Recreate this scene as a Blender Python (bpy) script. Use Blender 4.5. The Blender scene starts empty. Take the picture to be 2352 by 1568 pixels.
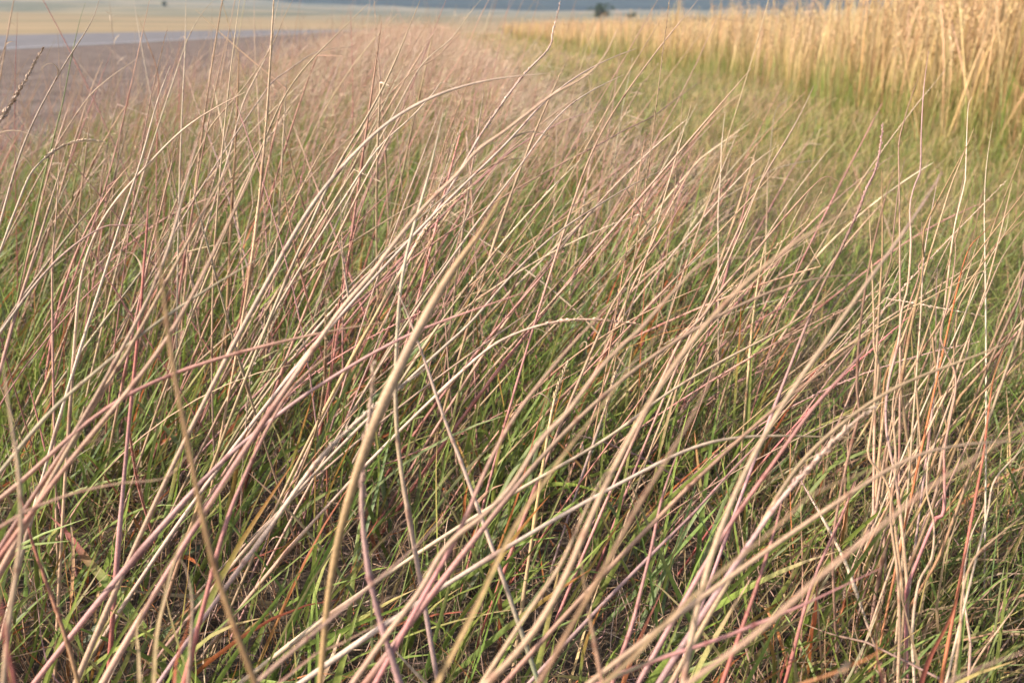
import bpy, math, random
import numpy as np
from mathutils import Vector, Matrix
R = math.radians
rng = np.random.default_rng(11)
random.seed(11)
SC = bpy.context.scene
COL = SC.collection

# ------------------------------------------------------------------ camera
CAM_H, PITCH, LENS = 0.62, 17.7, 35.0
cam_d = bpy.data.cameras.new('camera')
cam = bpy.data.objects.new('camera', cam_d)
COL.objects.link(cam)
cam.location = (0, 0, CAM_H)
cam.rotation_euler = (R(90 - PITCH), 0, 0)
cam_d.lens = LENS
cam_d.sensor_width = 36
cam_d.clip_start = 0.02
cam_d.clip_end = 20000
cam_d.dof.use_dof = True
cam_d.dof.focus_distance = 1.0
cam_d.dof.aperture_fstop = 9.0
SC.camera = cam

# ------------------------------------------------------------------ light
SUN_EL, SUN_AZ = 31.0, -112.0        # azimuth measured clockwise from the view direction
wd = bpy.data.worlds.new('World')
SC.world = wd
wd.use_nodes = True
nt = wd.node_tree
bg = nt.nodes['Background']
sky = nt.nodes.new('ShaderNodeTexSky')
sky.sky_type = 'NISHITA'
sky.sun_disc = False
sky.sun_elevation = R(SUN_EL)
sky.sun_rotation = R(SUN_AZ)
sky.dust_density = 2.0
sky.air_density = 1.0
nt.links.new(sky.outputs[0], bg.inputs[0])
bg.inputs[1].default_value = 0.13
sl = bpy.data.lights.new('sun', 'SUN')
sl.energy = 4.2
sl.angle = R(0.6)
sl.color = (1.0, 0.91, 0.79)
so = bpy.data.objects.new('sun', sl)
COL.objects.link(so)
a, e = R(SUN_AZ), R(SUN_EL)
to_sun = Vector((math.sin(a) * math.cos(e), math.cos(a) * math.cos(e), math.sin(e)))
so.rotation_euler = (-to_sun).to_track_quat('-Z', 'Y').to_euler()
so.location = (-8, -4, 9)
SC.view_settings.view_transform = 'Standard'
SC.view_settings.look = 'None'
SC.view_settings.exposure = 0.98
SC.view_settings.gamma = 1.0
SC.cycles.max_bounces = 6
SC.cycles.diffuse_bounces = 3
SC.cycles.transmission_bounces = 4
SC.cycles.volume_bounces = 0

# ------------------------------------------------------------------ helpers
def nd(t, kind, **kw):
    n = t.nodes.new(kind)
    for k, v in kw.items():
        if k.startswith('i_'):
            n.inputs[k[2:].replace('_', ' ')].default_value = v
        else:
            setattr(n, k, v)
    return n

def plant_mat(name, rough=0.6, transl=0.25, nscale=260.0, lo=0.72, hi=1.2, spec=0.3, bump=0.0):
    """colour comes from the plant's own pigment attribute, broken up by fine procedural streaks"""
    m = bpy.data.materials.new(name)
    m.use_nodes = True
    t = m.node_tree
    t.nodes.clear()
    out = nd(t, 'ShaderNodeOutputMaterial')
    at = nd(t, 'ShaderNodeAttribute', attribute_name='Col')
    tc = nd(t, 'ShaderNodeTexCoord')
    nz = nd(t, 'ShaderNodeTexNoise', i_Scale=nscale, i_Detail=3.0, i_Roughness=0.65)
    t.links.new(tc.outputs['Object'], nz.inputs['Vector'])
    mr = nd(t, 'ShaderNodeMapRange')
    mr.inputs['From Min'].default_value = 0.3
    mr.inputs['From Max'].default_value = 0.7
    mr.inputs['To Min'].default_value = lo
    mr.inputs['To Max'].default_value = hi
    t.links.new(nz.outputs['Fac'], mr.inputs['Value'])
    mx = nd(t, 'ShaderNodeVectorMath', operation='SCALE')
    t.links.new(at.outputs['Color'], mx.inputs[0])
    t.links.new(mr.outputs[0], mx.inputs['Scale'])
    p = nd(t, 'ShaderNodeBsdfPrincipled')
    p.inputs['Roughness'].default_value = rough
    p.inputs['Specular IOR Level'].default_value = spec
    t.links.new(mx.outputs[0], p.inputs['Base Color'])
    if bump:
        b = nd(t, 'ShaderNodeBump', i_Strength=bump, i_Distance=0.0006)
        t.links.new(nz.outputs['Fac'], b.inputs['Height'])
        t.links.new(b.outputs[0], p.inputs['Normal'])
    if transl > 0:
        tr = nd(t, 'ShaderNodeBsdfTranslucent')
        t.links.new(mx.outputs[0], tr.inputs['Color'])
        ms = nd(t, 'ShaderNodeMixShader')
        ms.inputs[0].default_value = transl
        t.links.new(p.outputs[0], ms.inputs[1])
        t.links.new(tr.outputs[0], ms.inputs[2])
        t.links.new(ms.outputs[0], out.inputs[0])
    else:
        t.links.new(p.outputs[0], out.inputs[0])
    return m

M_STALK = plant_mat('dry_stalk', 0.55, 0.06, 420, 0.74, 1.18, 0.35, 0.5)
M_LEAF = plant_mat('leaf', 0.5, 0.38, 300, 0.75, 1.2, 0.4)
M_DRY = plant_mat('thatch', 0.8, 0.15, 300, 0.6, 1.25, 0.2)
M_FAR = plant_mat('far_grass', 0.75, 0.28, 30, 0.75, 1.2, 0.2)

def tag(o, label=None, cat=None, group=None, kind=None):
    if label: o['label'] = label
    if cat: o['category'] = cat
    if group: o['group'] = group
    if kind: o['kind'] = kind
    return o

def make_mesh(name, V, F, mat, C=None, parent=None, smooth=True):
    """V (n,3), F (m,4) quads or (m,3) tris, C (n,3)"""
    V = np.ascontiguousarray(V, dtype=np.float32)
    F = np.ascontiguousarray(F, dtype=np.int32)
    me = bpy.data.meshes.new(name)
    k = F.shape[1]
    me.vertices.add(len(V))
    me.vertices.foreach_set('co', V.ravel())
    me.loops.add(F.size)
    me.loops.foreach_set('vertex_index', F.ravel())
    me.polygons.add(len(F))
    me.polygons.foreach_set('loop_start', np.arange(0, F.size, k, dtype=np.int32))
    me.polygons.foreach_set('loop_total', np.full(len(F), k, dtype=np.int32))
    me.polygons.foreach_set('use_smooth', np.full(len(F), smooth, dtype=bool))
    if C is not None:
        ca = me.color_attributes.new('Col', 'FLOAT_COLOR', 'POINT')
        C4 = np.ones((len(V), 4), dtype=np.float32)
        C4[:, :3] = C
        ca.data.foreach_set('color', C4.ravel())
    me.update()
    me.validate()
    me.materials.append(mat)
    o = bpy.data.objects.new(name, me)
    COL.objects.link(o)
    if parent is not None:
        o.parent = parent
        o.matrix_parent_inverse = Matrix.Translation(-parent.location)
    return o

def norm(v):
    return v / np.maximum(np.linalg.norm(v, axis=-1, keepdims=True), 1e-9)

# pigments (linear reflectance)
PIG = {
    'S': (0.44, 0.290, 0.185), 'W': (0.54, 0.40, 0.285), 'K': (0.36, 0.225, 0.10), 'Y': (0.54, 0.36, 0.165), 'P': (0.44, 0.21, 0.178),
    'R': (0.38, 0.115, 0.085), 'M': (0.37, 0.225, 0.205), 'O': (0.46, 0.15, 0.05), 'G': (0.185, 0.225, 0.055),
    'L': (0.245, 0.315, 0.062), 'D': (0.20, 0.24, 0.125), 'B': (0.27, 0.165, 0.075), 'N': (0.20, 0.135, 0.085),
    'T': (0.57, 0.395, 0.21),
}
PIG = {k: np.array(v) for k, v in PIG.items()}

def grad(codes, s):
    """pigment along a plant, s in 0..1"""
    P = np.array([PIG[c] for c in codes])
    x = np.linspace(0, 1, len(P))
    return np.stack([np.interp(s, x, P[:, k]) for k in range(3)], -1)

# ---- many plants at once -------------------------------------------------
def lines(root, length, az, lean0, bend, segs, power=1.3, wob=0.0, kink=None):
    """centrelines (N,segs+1,3): lean from vertical grows from lean0 to lean0+bend along the plant"""
    N = len(root)
    s = (np.arange(segs) + 0.5) / segs
    th = lean0[:, None] + bend[:, None] * s[None] ** power
    azz = np.repeat(az[:, None], segs, 1)
    if wob:
        ph = rng.uniform(0, 6.28, (N, 1))
        fr = rng.uniform(3, 8, (N, 1))
        th = th + wob * np.sin(ph + fr * s[None])
        azz = azz + 2.5 * wob * np.sin(ph * 1.7 + fr * 0.8 * s[None])
    if kink is not None:
        kp, ka = kink
        th = th + np.where(s[None] > kp[:, None], ka[:, None], 0)
    d = np.stack([np.sin(th) * np.sin(azz), np.sin(th) * np.cos(azz), np.cos(th)], -1)
    st = d * (length[:, None, None] / segs)
    P = np.zeros((N, segs + 1, 3))
    P[:, 1:] = np.cumsum(st, 1)
    P += root[:, None, :]
    P[..., 2] = np.maximum(P[..., 2], 0.004)
    return P

def ribbons(P, width, prof, colors, fold=0.0, face=None):
    """flat or folded blades. P (N,K,3), width (N), prof (K), colors (N,K,3)"""
    N, K, _ = P.shape
    T = norm(np.gradient(P, axis=1))
    if face is None:
        face = norm(rng.normal(size=(N, 1, 3)))
    S = norm(np.cross(T, np.broadcast_to(face, T.shape)))
    w = (width[:, None] * prof[None])[..., None] * 0.5
    if fold:
        U = norm(np.cross(S, T))
        V = np.stack([P - S * w + U * w * fold, P, P + S * w + U * w * fold], 2)
        m = 3
    else:
        V = np.stack([P - S * w, P + S * w], 2)
        m = 2
    idx = np.arange(N * K * m).reshape(N, K, m)
    F = []
    for j in range(m - 1):
        F.append(np.stack([idx[:, :-1, j], idx[:, :-1, j + 1], idx[:, 1:, j + 1], idx[:, 1:, j]], -1).reshape(-1, 4))
    C = np.repeat(colors[:, :, None, :], m, 2)
    return V.reshape(-1, 3), np.concatenate(F), C.reshape(-1, 3)

def tubes(P, rad, prof, colors, sides=4):
    N, K, _ = P.shape
    T = norm(np.gradient(P, axis=1))
    ref = np.broadcast_to(np.array([0.3, 0.9, 0.3]), T.shape)
    A = norm(np.cross(T, ref))
    B = np.cross(T, A)
    ang = np.arange(sides) * 2 * np.pi / sides
    r = (rad[:, None] * prof[None])[..., None, None] if np.ndim(prof) == 1 else (rad[:, None] * prof)[..., None, None]
    ring = A[:, :, None] * np.cos(ang)[None, None, :, None] + B[:, :, None] * np.sin(ang)[None, None, :, None]
    V = P[:, :, None] + ring * r
    idx = np.arange(N * K * sides).reshape(N, K, sides)
    nx = np.roll(idx, -1, 2)
    F = np.stack([idx[:, :-1], nx[:, :-1], nx[:, 1:], idx[:, 1:]], -1).reshape(-1, 4)
    C = np.repeat(colors[:, :, None, :], sides, 2)
    return V.reshape(-1, 3), F, C.reshape(-1, 3)

class Bag:
    """collects geometry of one object"""
    def __init__(s): s.V, s.F, s.C, s.n = [], [], [], 0
    def add(s, vfc):
        V, F, C = vfc
        s.V.append(V); s.F.append(F + s.n); s.C.append(C); s.n += len(V)
    def build(s, name, mat, parent=None):
        return make_mesh(name, np.concatenate(s.V), np.concatenate(s.F), mat, np.concatenate(s.C), parent)

def pick(palettes, weights, N, K, jit=0.14):
    """(N,K,3) pigment gradients chosen per plant"""
    w = np.array(weights, float); w /= w.sum()
    ch = rng.choice(len(palettes), N, p=w)
    s = np.linspace(0, 1, K)
    G = np.stack([grad(p, s) for p in palettes])
    c = G[ch]
    c = c * rng.normal(1, jit, (N, 1, 1)).clip(0.6, 1.45) * rng.normal(1, 0.05, (N, 1, 3))
    return c.clip(0.01, 0.85)

def spikelets(P, s0, s1, per, size, colors, spread=0.35, taper=True):
    """little pointed scales pressed along the upper part of stalks. P (N,K,3)"""
    N, K, _ = P.shape
    u = np.linspace(s0, s1, per)[None] + rng.uniform(-0.4, 0.4, (N, per)) * (s1 - s0) / per
    u = u.clip(0, 0.995)
    f = u * (K - 1)
    i = np.floor(f).astype(int).clip(0, K - 2)
    t = (f - i)[..., None]
    n = np.arange(N)[:, None]
    p = P[n, i] * (1 - t) + P[n, i + 1] * t
    d = norm(P[n, i + 1] - P[n, i])
    sd = norm(np.cross(d, rng.normal(size=d.shape)))
    L = size[:, None, None] * rng.uniform(0.7, 1.25, (N, per, 1))
    if taper:
        L = L * (1.15 - 0.5 * ((u - s0) / (s1 - s0)))[..., None]
    ax = norm(d + sd * spread * rng.uniform(0.4, 1.3, (N, per, 1)))
    w = norm(np.cross(ax, sd)) * L * 0.2
    o = sd * L * 0.06
    V = np.stack([p, p + ax * L * 0.45 + w + o, p + ax * L, p + ax * L * 0.45 - w + o * 3], 2)
    V2 = V.reshape(-1, 3)
    F = np.arange(len(V2)).reshape(-1, 4)
    c = colors[n, i] * rng.uniform(0.85, 1.3, (N, per, 1))
    C = np.repeat(c[:, :, None], 4, 2).reshape(-1, 3).clip(0, 0.85)
    return V2, F, C

# ---- from the photograph's measured points to places in the field ---------
FD, CX, CY = 2352 * LENS / 36, 1176.0, 784.0
_cp, _sp = math.cos(R(PITCH)), math.sin(R(PITCH))
def ray(x, y):
    u, v = (x - CX) / FD, (CY - y) / FD
    return np.array([u, _cp + v * _sp, -_sp + v * _cp])     # per metre of depth
def at(x, y, d):
    return np.array([0, 0, CAM_H]) + ray(x, y) * d
def ground_depth(x, y):
    r = ray(x, y)
    return CAM_H / -r[2] if r[2] < -1e-4 else 1e6

# ------------------------------------------------------------------ terrain
def smooth(a, b, x):
    t = np.clip((x - a) / (b - a), 0, 1)
    return t * t * (3 - 2 * t)

def terrain_z(x, y):
    r = np.hypot(x, y)
    z = 0.0045 * np.maximum(r - 80, 0) * smooth(80, 300, r) + 0.0000040 * np.maximum(r - 250, 0) ** 2 * smooth(250, 700, r)
    z = np.minimum(z, 29) * (1 + 1.1 * smooth(-0.05, 0.42, -x / np.maximum(r, 1)))
    und = (np.sin(x * 0.011 + 0.8) * np.sin(y * 0.013 + 0.3) + 0.6 * np.sin(x * 0.023 + y * 0.017) + 0.35 * np.sin(x * 0.05 - y * 0.031))
    z = z + und * 0.0020 * r * smooth(110, 400, r) * smooth(3400, 900, r)
    return z

def mat_noise(name, stops, scale, detail=6, rough=0.9, scale2=None, bump=0.0, stretch=(1, 1, 1), bdist=0.02):
    m = bpy.data.materials.new(name)
    m.use_nodes = True
    t = m.node_tree
    p = t.nodes['Principled BSDF']
    p.inputs['Roughness'].default_value = rough
    p.inputs['Specular IOR Level'].default_value = 0.15
    tc = nd(t, 'ShaderNodeTexCoord')
    mp = nd(t, 'ShaderNodeMapping')
    mp.inputs['Scale'].default_value = stretch
    t.links.new(tc.outputs['Object'], mp.inputs['Vector'])
    n1 = nd(t, 'ShaderNodeTexNoise', i_Scale=scale, i_Detail=float(detail), i_Roughness=0.62)
    t.links.new(mp.outputs[0], n1.inputs['Vector'])
    src = n1.outputs['Fac']
    if scale2:
        n2 = nd(t, 'ShaderNodeTexNoise', i_Scale=scale2, i_Detail=4.0, i_Roughness=0.7)
        t.links.new(mp.outputs[0], n2.inputs['Vector'])
        mm = nd(t, 'ShaderNodeMath', operation='ADD')
        ml = nd(t, 'ShaderNodeMath', operation='MULTIPLY_ADD')
        ml.inputs[1].default_value = 0.5
        ml.inputs[2].default_value = -0.25
        t.links.new(n2.outputs['Fac'], ml.inputs[0])
        t.links.new(n1.outputs['Fac'], mm.inputs[0])
        t.links.new(ml.outputs[0], mm.inputs[1])
        src = mm.outputs[0]
    cr = nd(t, 'ShaderNodeValToRGB')
    el = cr.color_ramp.elements
    while len(el) < len(stops): el.new(0.5)
    for q, (pos, c) in zip(el, stops):
        q.position = pos
        q.color = (*c, 1)
    t.links.new(src, cr.inputs[0])
    t.links.new(cr.outputs[0], p.inputs['Base Color'])
    if bump:
        b = nd(t, 'ShaderNodeBump', i_Strength=bump, i_Distance=bdist)
        t.links.new(src, b.inputs['Height'])
        t.links.new(b.outputs[0], p.inputs['Normal'])
    return m

def axis(lo, hi, fine):
    pos = [0.0]
    st = fine
    while pos[-1] < max(abs(lo), hi):
        pos.append(pos[-1] + st)
        st *= 1.075
    pos = np.array(pos)
    return np.unique(np.concatenate([-pos[pos <= abs(lo)], pos[pos <= hi]]))
gx = axis(-3200, 3200, 0.35)
gy = axis(-40, 3600, 0.35)
X, Y = np.meshgrid(gx, gy)
Z = terrain_z(X, Y)
V = np.stack([X, Y, Z], -1).reshape(-1, 3)
idx = np.arange(X.size).reshape(X.shape)
F = np.stack([idx[:-1, :-1], idx[:-1, 1:], idx[1:, 1:], idx[1:, :-1]], -1).reshape(-1, 4)
# near: brown soil and litter; far: dry pasture
gm = mat_noise('field_soil', [(0.3, (0.055, 0.040, 0.030)), (0.5, (0.11, 0.080, 0.058)), (0.7, (0.19, 0.14, 0.10))], 34, 8, 0.95, 190, 0.8)
t = gm.node_tree
p = t.nodes['Principled BSDF']
near_link = p.inputs['Base Color'].links[0].from_socket
tc = nd(t, 'ShaderNodeTexCoord')
def pasture(stops, sc, st):
    mp = nd(t, 'ShaderNodeMapping'); mp.inputs['Scale'].default_value = st
    t.links.new(tc.outputs['Object'], mp.inputs[0])
    nz = nd(t, 'ShaderNodeTexNoise', i_Scale=sc, i_Detail=5.0, i_Roughness=0.6)
    t.links.new(mp.outputs[0], nz.inputs['Vector'])
    cr = nd(t, 'ShaderNodeValToRGB')
    el = cr.color_ramp.elements
    while len(el) < len(stops): el.new(0.5)
    for q, (pos, c) in zip(el, stops): q.position = pos; q.color = (*c, 1)
    t.links.new(nz.outputs['Fac'], cr.inputs[0])
    return cr.outputs[0]
past = pasture([(0.32, (0.17, 0.145, 0.085)), (0.44, (0.29, 0.215, 0.12)), (0.55, (0.36, 0.25, 0.14)), (0.7, (0.29, 0.205, 0.12))], 0.022, (0.55, 1.0, 1.0))
verge = pasture([(0.3, (0.10, 0.11, 0.03)), (0.55, (0.22, 0.19, 0.065)), (0.75, (0.36, 0.27, 0.12))], 2.2, (1, 0.6, 1))
sp = nd(t, 'ShaderNodeSeparateXYZ'); t.links.new(tc.outputs['Object'], sp.inputs[0])
def ramp(sock, a, b):
    mr = nd(t, 'ShaderNodeMapRange'); mr.inputs[1].default_value = a; mr.inputs[2].default_value = b
    t.links.new(sock, mr.inputs[0]); return mr.outputs[0]
def mixc(f, c1, c2):
    mx = nd(t, 'ShaderNodeMix', data_type='RGBA')
    t.links.new(f, mx.inputs[0]); t.links.new(c1, mx.inputs[6]); t.links.new(c2, mx.inputs[7]); return mx.outputs[2]
ln = nd(t, 'ShaderNodeVectorMath', operation='LENGTH'); t.links.new(tc.outputs['Object'], ln.inputs[0])
c1 = mixc(ramp(sp.outputs['X'], 0.7, 1.3), near_link, verge)
sage = pasture([(0.35, (0.11, 0.115, 0.075)), (0.5, (0.20, 0.175, 0.11)), (0.62, (0.30, 0.235, 0.14))], 0.012, (0.4, 1.0, 1.0))
c2 = mixc(ramp(ln.outputs['Value'], 6.0, 22.0), c1, past)
c2 = mixc(ramp(ln.outputs['Value'], 150.0, 700.0), c2, sage)
t.links.new(c2, p.inputs['Base Color'])
ground = make_mesh('ground', V, F, gm)
tag(ground, 'brown soil under the roadside grass running out into dry pasture', 'ground', kind='structure')

def sheet(name, pts, z, mat, label, cat):
    n = len(pts) // 2
    V = np.array([(x, y, z) for x, y in pts])
    F = np.array([[i, i + 1, i + 1 + n, i + n] for i in range(n - 1)])
    o = make_mesh(name, V, F, mat, smooth=False)
    return tag(o, label, cat, kind='structure')
ys = np.concatenate([np.arange(-10, 30, 1.2), np.arange(30, 112, 6.0)])
jit = np.interp(ys, ys, rng.normal(0, 0.10, len(ys)))
gravel = mat_noise('reddish_gravel', [(0.28, (0.080, 0.056, 0.043)), (0.45, (0.145, 0.104, 0.082)), (0.6, (0.20, 0.147, 0.117)), (0.78, (0.31, 0.242, 0.20))], 2.2, 12, 0.9, 55, 1.0, (1, 0.6, 1))
sheet('gravel_shoulder', [(-12.3, y) for y in ys] + [(-1.62 + j - 0.10 * max(y - 2.4, 0), y) for y, j in zip(ys, jit)], 0.004, gravel,
      'reddish gravel shoulder between the grass and the asphalt', 'road shoulder')
asph = mat_noise('asphalt', [(0.3, (0.14, 0.122, 0.116)), (0.6, (0.20, 0.177, 0.168)), (0.8, (0.26, 0.235, 0.222))], 1.4, 8, 0.8, 40, 0.3, (1, 0.25, 1))
sheet('asphalt_road', [(-30.5 + 0.035 * y, y) for y in ys] + [(-12.0 - 0.012 * y, y) for y in ys], 0.008, asph,
      'grey asphalt road lane passing the grass at the far left', 'road')
paint = mat_noise('faded_paint', [(0.35, (0.22, 0.19, 0.19)), (0.5, (0.42, 0.38, 0.37)), (0.7, (0.55, 0.51, 0.49))], 9, 6, 0.7)
sheet('road_edge_line', [(-12.9 - 0.012 * y, y) for y in ys] + [(-12.6 - 0.012 * y, y) for y in ys], 0.012, paint,
      'faded white edge line along the asphalt', 'road marking')

# loose stones on the shoulder: too many to count
def stones(N):
    b = Bag()
    base = np.array([(1, 0, 0), (-1, 0, 0), (0, 1, 0), (0, -1, 0), (0, 0, 1), (0, 0, -0.4), (.6, .6, .5), (-.6, .6, .5), (-.6, -.6, .5), (.6, -.6, .5)])
    tri = np.array([(4, 6, 7), (4, 7, 8), (4, 8, 9), (4, 9, 6), (0, 6, 9), (1, 8, 7), (2, 7, 6), (3, 9, 8), (0, 2, 6), (2, 1, 7), (1, 3, 8), (3, 0, 9), (0, 5, 2), (2, 5, 1), (1, 5, 3), (3, 5, 0)])
    y = 2.2 + 14 * rng.uniform(0, 1, N) ** 1.8
    x = -1.3 - 0.075 * np.maximum(y - 2.4, 0) - 6.0 * rng.uniform(0, 1, N) ** 1.4 - 0.35 * np.maximum(y - 6, 0) * rng.uniform(0, 1, N)
    s = 0.003 + 0.009 * rng.uniform(0, 1, N) ** 3
    V = base[None] * s[:, None, None] * rng.uniform(0.6, 1.3, (N, 10, 3))
    V = V + np.stack([x, y, 0.006 + s * 0.3], -1)[:, None]
    F = tri[None] + (np.arange(N) * 10)[:, None, None]
    c = np.array([0.27, 0.19, 0.16]) * rng.uniform(0.5, 1.7, (N, 1, 1)) * rng.normal(1, 0.06, (N, 1, 3))
    C = np.broadcast_to(c, V.shape)
    return make_mesh('loose_gravel', V.reshape(-1, 3), F.reshape(-1, 3), M_DRY, C.reshape(-1, 3), smooth=False)
tag(stones(7000), 'loose reddish stones scattered over the shoulder', 'gravel', kind='stuff')

# ------------------------------------------------------------------ hills with forest
def hills():
    th = np.linspace(R(-75), R(75), 260)
    rr = np.linspace(0, 1, 26)
    A, T = np.meshgrid(th, rr)
    prof = 130 + 42 * np.sin(A * 5.0 + 1.0) + 26 * np.sin(A * 11 + 2.2) + 12 * np.sin(A * 27)
    rad = 2350 + 900 * T + 120 * np.sin(A * 7 + T * 3)
    z = terrain_z(np.zeros_like(rad), rad) * 0 + 38 + prof * smooth(0, 1, T) + 7 * np.sin(A * 60 + T * 9) * T
    z[0] = 10
    V = np.stack([np.sin(A) * rad, np.cos(A) * rad, z], -1).reshape(-1, 3)
    idx = np.arange(A.size).reshape(A.shape)
    F = np.stack([idx[:-1, :-1], idx[:-1, 1:], idx[1:, 1:], idx[1:, :-1]], -1).reshape(-1, 4)
    m = mat_noise('conifer_slope', [(0.35, (0.018, 0.028, 0.022)), (0.6, (0.034, 0.048, 0.034)), (0.8, (0.075, 0.085, 0.055))], 0.02, 7, 0.95, 0.11, 1.0, (1, 1, 1), 6)
    o = make_mesh('hills', V, F, m)
    tag(o, 'long dark forested hills closing the horizon', 'hills', kind='structure')
hills()

# ------------------------------------------------------------------ far bushes and trees
def far_tree(name, x, y, d, h, wdt, label, cat, trunk=True):
    """x,y: where its foot shows in the photograph; d its distance"""
    r = ray(x, y)
    px, py = r[0] / r[1] * d, d
    z0 = float(terrain_z(np.array(px), np.array(py)))
    e_ = bpy.data.objects.new(name, None)
    COL.objects.link(e_)
    e_.location = (px, py, z0)
    e_.empty_display_size = 0.3
    tag(e_, label, cat, 'dark bushes far across the plain')
    K = 7
    P = np.zeros((5, K, 3))
    for i in range(5):
        top = np.array([0, 0, h * 0.7]) if i == 0 else np.array([rng.normal() * wdt * 0.3, rng.normal() * wdt * 0.3, h * rng.uniform(0.55, 0.8)])
        st = np.array([0, 0, 0.0]) if i == 0 else np.array([0, 0, h * rng.uniform(0.12, 0.3)])
        s = np.linspace(0, 1, K)[:, None]
        P[i] = st * (1 - s) + top * s + np.array([px, py, z0])
    col = np.broadcast_to(PIG['N'] * 0.6, (5, K, 3))
    tb = Bag(); tb.add(tubes(P, np.array([0.05, .03, .03, .03, .025]) * h, np.linspace(1, 0.3, K), col, 6))
    tb.build('trunk', M_DRY, e_)
    n = 1500
    cl = rng.normal(size=(24, 3)) * np.array([0.27 * wdt, 0.27 * wdt, 0.22 * h]) + np.array([0, 0, h * 0.56])
    c = cl[rng.integers(0, 24, n)] + rng.normal(size=(n, 3)) * np.array([0.11 * wdt, 0.11 * wdt, 0.09 * h])
    c[:, 2] = c[:, 2].clip(h * 0.12, h)
    q = norm(rng.normal(size=(n, 3))); r2 = norm(np.cross(q, rng.normal(size=(n, 3))))
    s = rng.uniform(0.5, 1.2, (n, 1)) * h * 0.045
    V = np.stack([c - q * s, c + r2 * s * .6, c + q * s, c - r2 * s * .6], 1) + np.array([px, py, z0])
    C = np.repeat((np.array([0.045, 0.065, 0.030]) * rng.uniform(0.5, 1.6, (n, 1)))[:, None], 4, 1)
    make_mesh('crown', V.reshape(-1, 3), np.arange(n * 4).reshape(-1, 4), M_FAR, C.reshape(-1, 3), e_)
far_tree('tree', 1379, 26, 420, 6.2, 6.4, 'larger dark round tree standing on the far plain before the blue hills', 'tree')
far_tree('tree', 1450, 24, 470, 3.2, 4.6, 'smaller dark tree on the far plain just right of the larger one', 'tree')
far_tree('tree', 377, 7, 900, 5.0, 3.6, 'lone dark tree far off above the tan slopes across the road', 'tree')
for k, (x, w_, h_) in enumerate([(1585, 5, 1.7), (1612, 6, 2.1), (1640, 5.5, 1.6), (1668, 5, 1.8), (1700, 6, 2.0), (1731, 4.5, 1.5)]):
    far_tree('shrub', x, 45, 300 + 6 * k, h_, w_,
             ['leftmost low green shrub of the hedge line beyond the tall tan grass', 'second and tallest shrub from the left in the hedge line on the plain',
              'third shrub from the left in the hedge line on the plain', 'fourth shrub from the left in the hedge line on the plain',
              'fifth broad shrub from the left in the hedge line on the plain', 'rightmost and smallest shrub of the hedge line beyond the tan grass'][k], 'shrub')

# ------------------------------------------------------------------ grass that nobody could count
def sample(N, y0, y1, xl, xr, pw=1.0):
    """roots in a strip; more of them near the camera when pw > 1"""
    y = y0 + (y1 - y0) * rng.uniform(0, 1, N) ** pw
    l, r = xl(y), xr(y)
    x = l + (r - l) * rng.uniform(0, 1, N)
    return np.stack([x, y, np.zeros(N)], -1)
fov_l = lambda y: -0.62 * y - 0.45
fov_r = lambda y: 0.60 * y + 0.25
def clump(root, n, sd):
    """pull roots toward tuft centres"""
    c = root[rng.integers(0, len(root), n)]
    k = rng.integers(0, n, len(root))
    # nearest of a few random tufts
    best = c[k]
    bd = np.linalg.norm(best - root, axis=1)
    for _ in range(40):
        k = rng.integers(0, n, len(root)); q = c[k]; d = np.linalg.norm(q - root, axis=1)
        m = d < bd; best[m] = q[m]; bd[m] = d[m]
    out = root.copy()
    m = (rng.uniform(size=len(root)) < 0.75) & (bd < 0.35)
    out[m] = best[m] + rng.normal(size=(m.sum(), 3)) * sd
    out[:, 2] = 0
    return out
stand_l = lambda y: np.maximum(fov_l(y), -1.95 - 0.11 * np.maximum(y - 2.4, 0))
stand_r = lambda y: np.interp(y, [0, 0.9, 1.6, 3.2, 6.7, 20, 60], [0.28, 0.30, 0.38, 0.42, 0.10, -0.9, -3.6])
def stature(q, L):
    """stalks stand lower toward the gravel"""
    e = q[:, 0] - (-1.95 - 0.11 * np.maximum(q[:, 1] - 2.4, 0))
    e2 = stand_r(q[:, 1]) - q[:, 0]
    L = L * np.where(q[:, 1] > 2.4, np.interp(e2, [0, .2, .55], [.5, .74, 1.0]), np.interp(e2, [0, .15, .5], [.74, .86, 1.0]))
    return (L * np.interp(e, [0, .25, .9, 1.5], [.68, .80, .92, 1.0])).clip(.1, .85)

WIND = R(90)
def stalk_params(n, ang=(24, 9), bend=(26, 14), az_sd=20):
    lean = R(1) * rng.normal(ang[0], ang[1], n)
    bd = R(1) * rng.normal(bend[0], bend[1], n)
    az = WIND + R(1) * rng.normal(0, az_sd, n)
    odd = rng.uniform(size=n) < 0.2
    az[odd] = rng.uniform(0, 6.28, odd.sum())
    return az, lean, bd

STRAW = (['PS', 'PW', 'RPS', 'MSW', 'BS', 'GPS', 'S', 'RP', 'GSW', 'MP'], [4, 5, 3, 3, 3, 3, 3, 1.5, 3, 1.5])
def stalks(b, root, L, rad, K, sides, pal, ang=(24, 9), bend=(26, 14), az_sd=20, head=0.35, hs=0.010, per=22, wob=0.03):
    n = len(root)
    az, lean, bd = stalk_params(n, ang, bend, az_sd)
    kp = np.where(rng.uniform(size=n) < 0.16, rng.uniform(0.7, 0.93, n), 2.0)
    P = lines(root, L, az, lean, bd, K - 1, 1.3, wob, (kp, R(1) * rng.normal(0, 55, n)))
    C = pick(*pal, n, K)
    prof = np.linspace(1, 0.38, K); prof[-1] = 0.12
    b.add(tubes(P, rad, prof, C, sides))
    h = np.flatnonzero(rng.uniform(size=n) < head)
    if len(h):
        b.add(spikelets(P[h], 0.58, 0.99, per, np.full(len(h), hs), C[h]))
    return P, C

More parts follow.
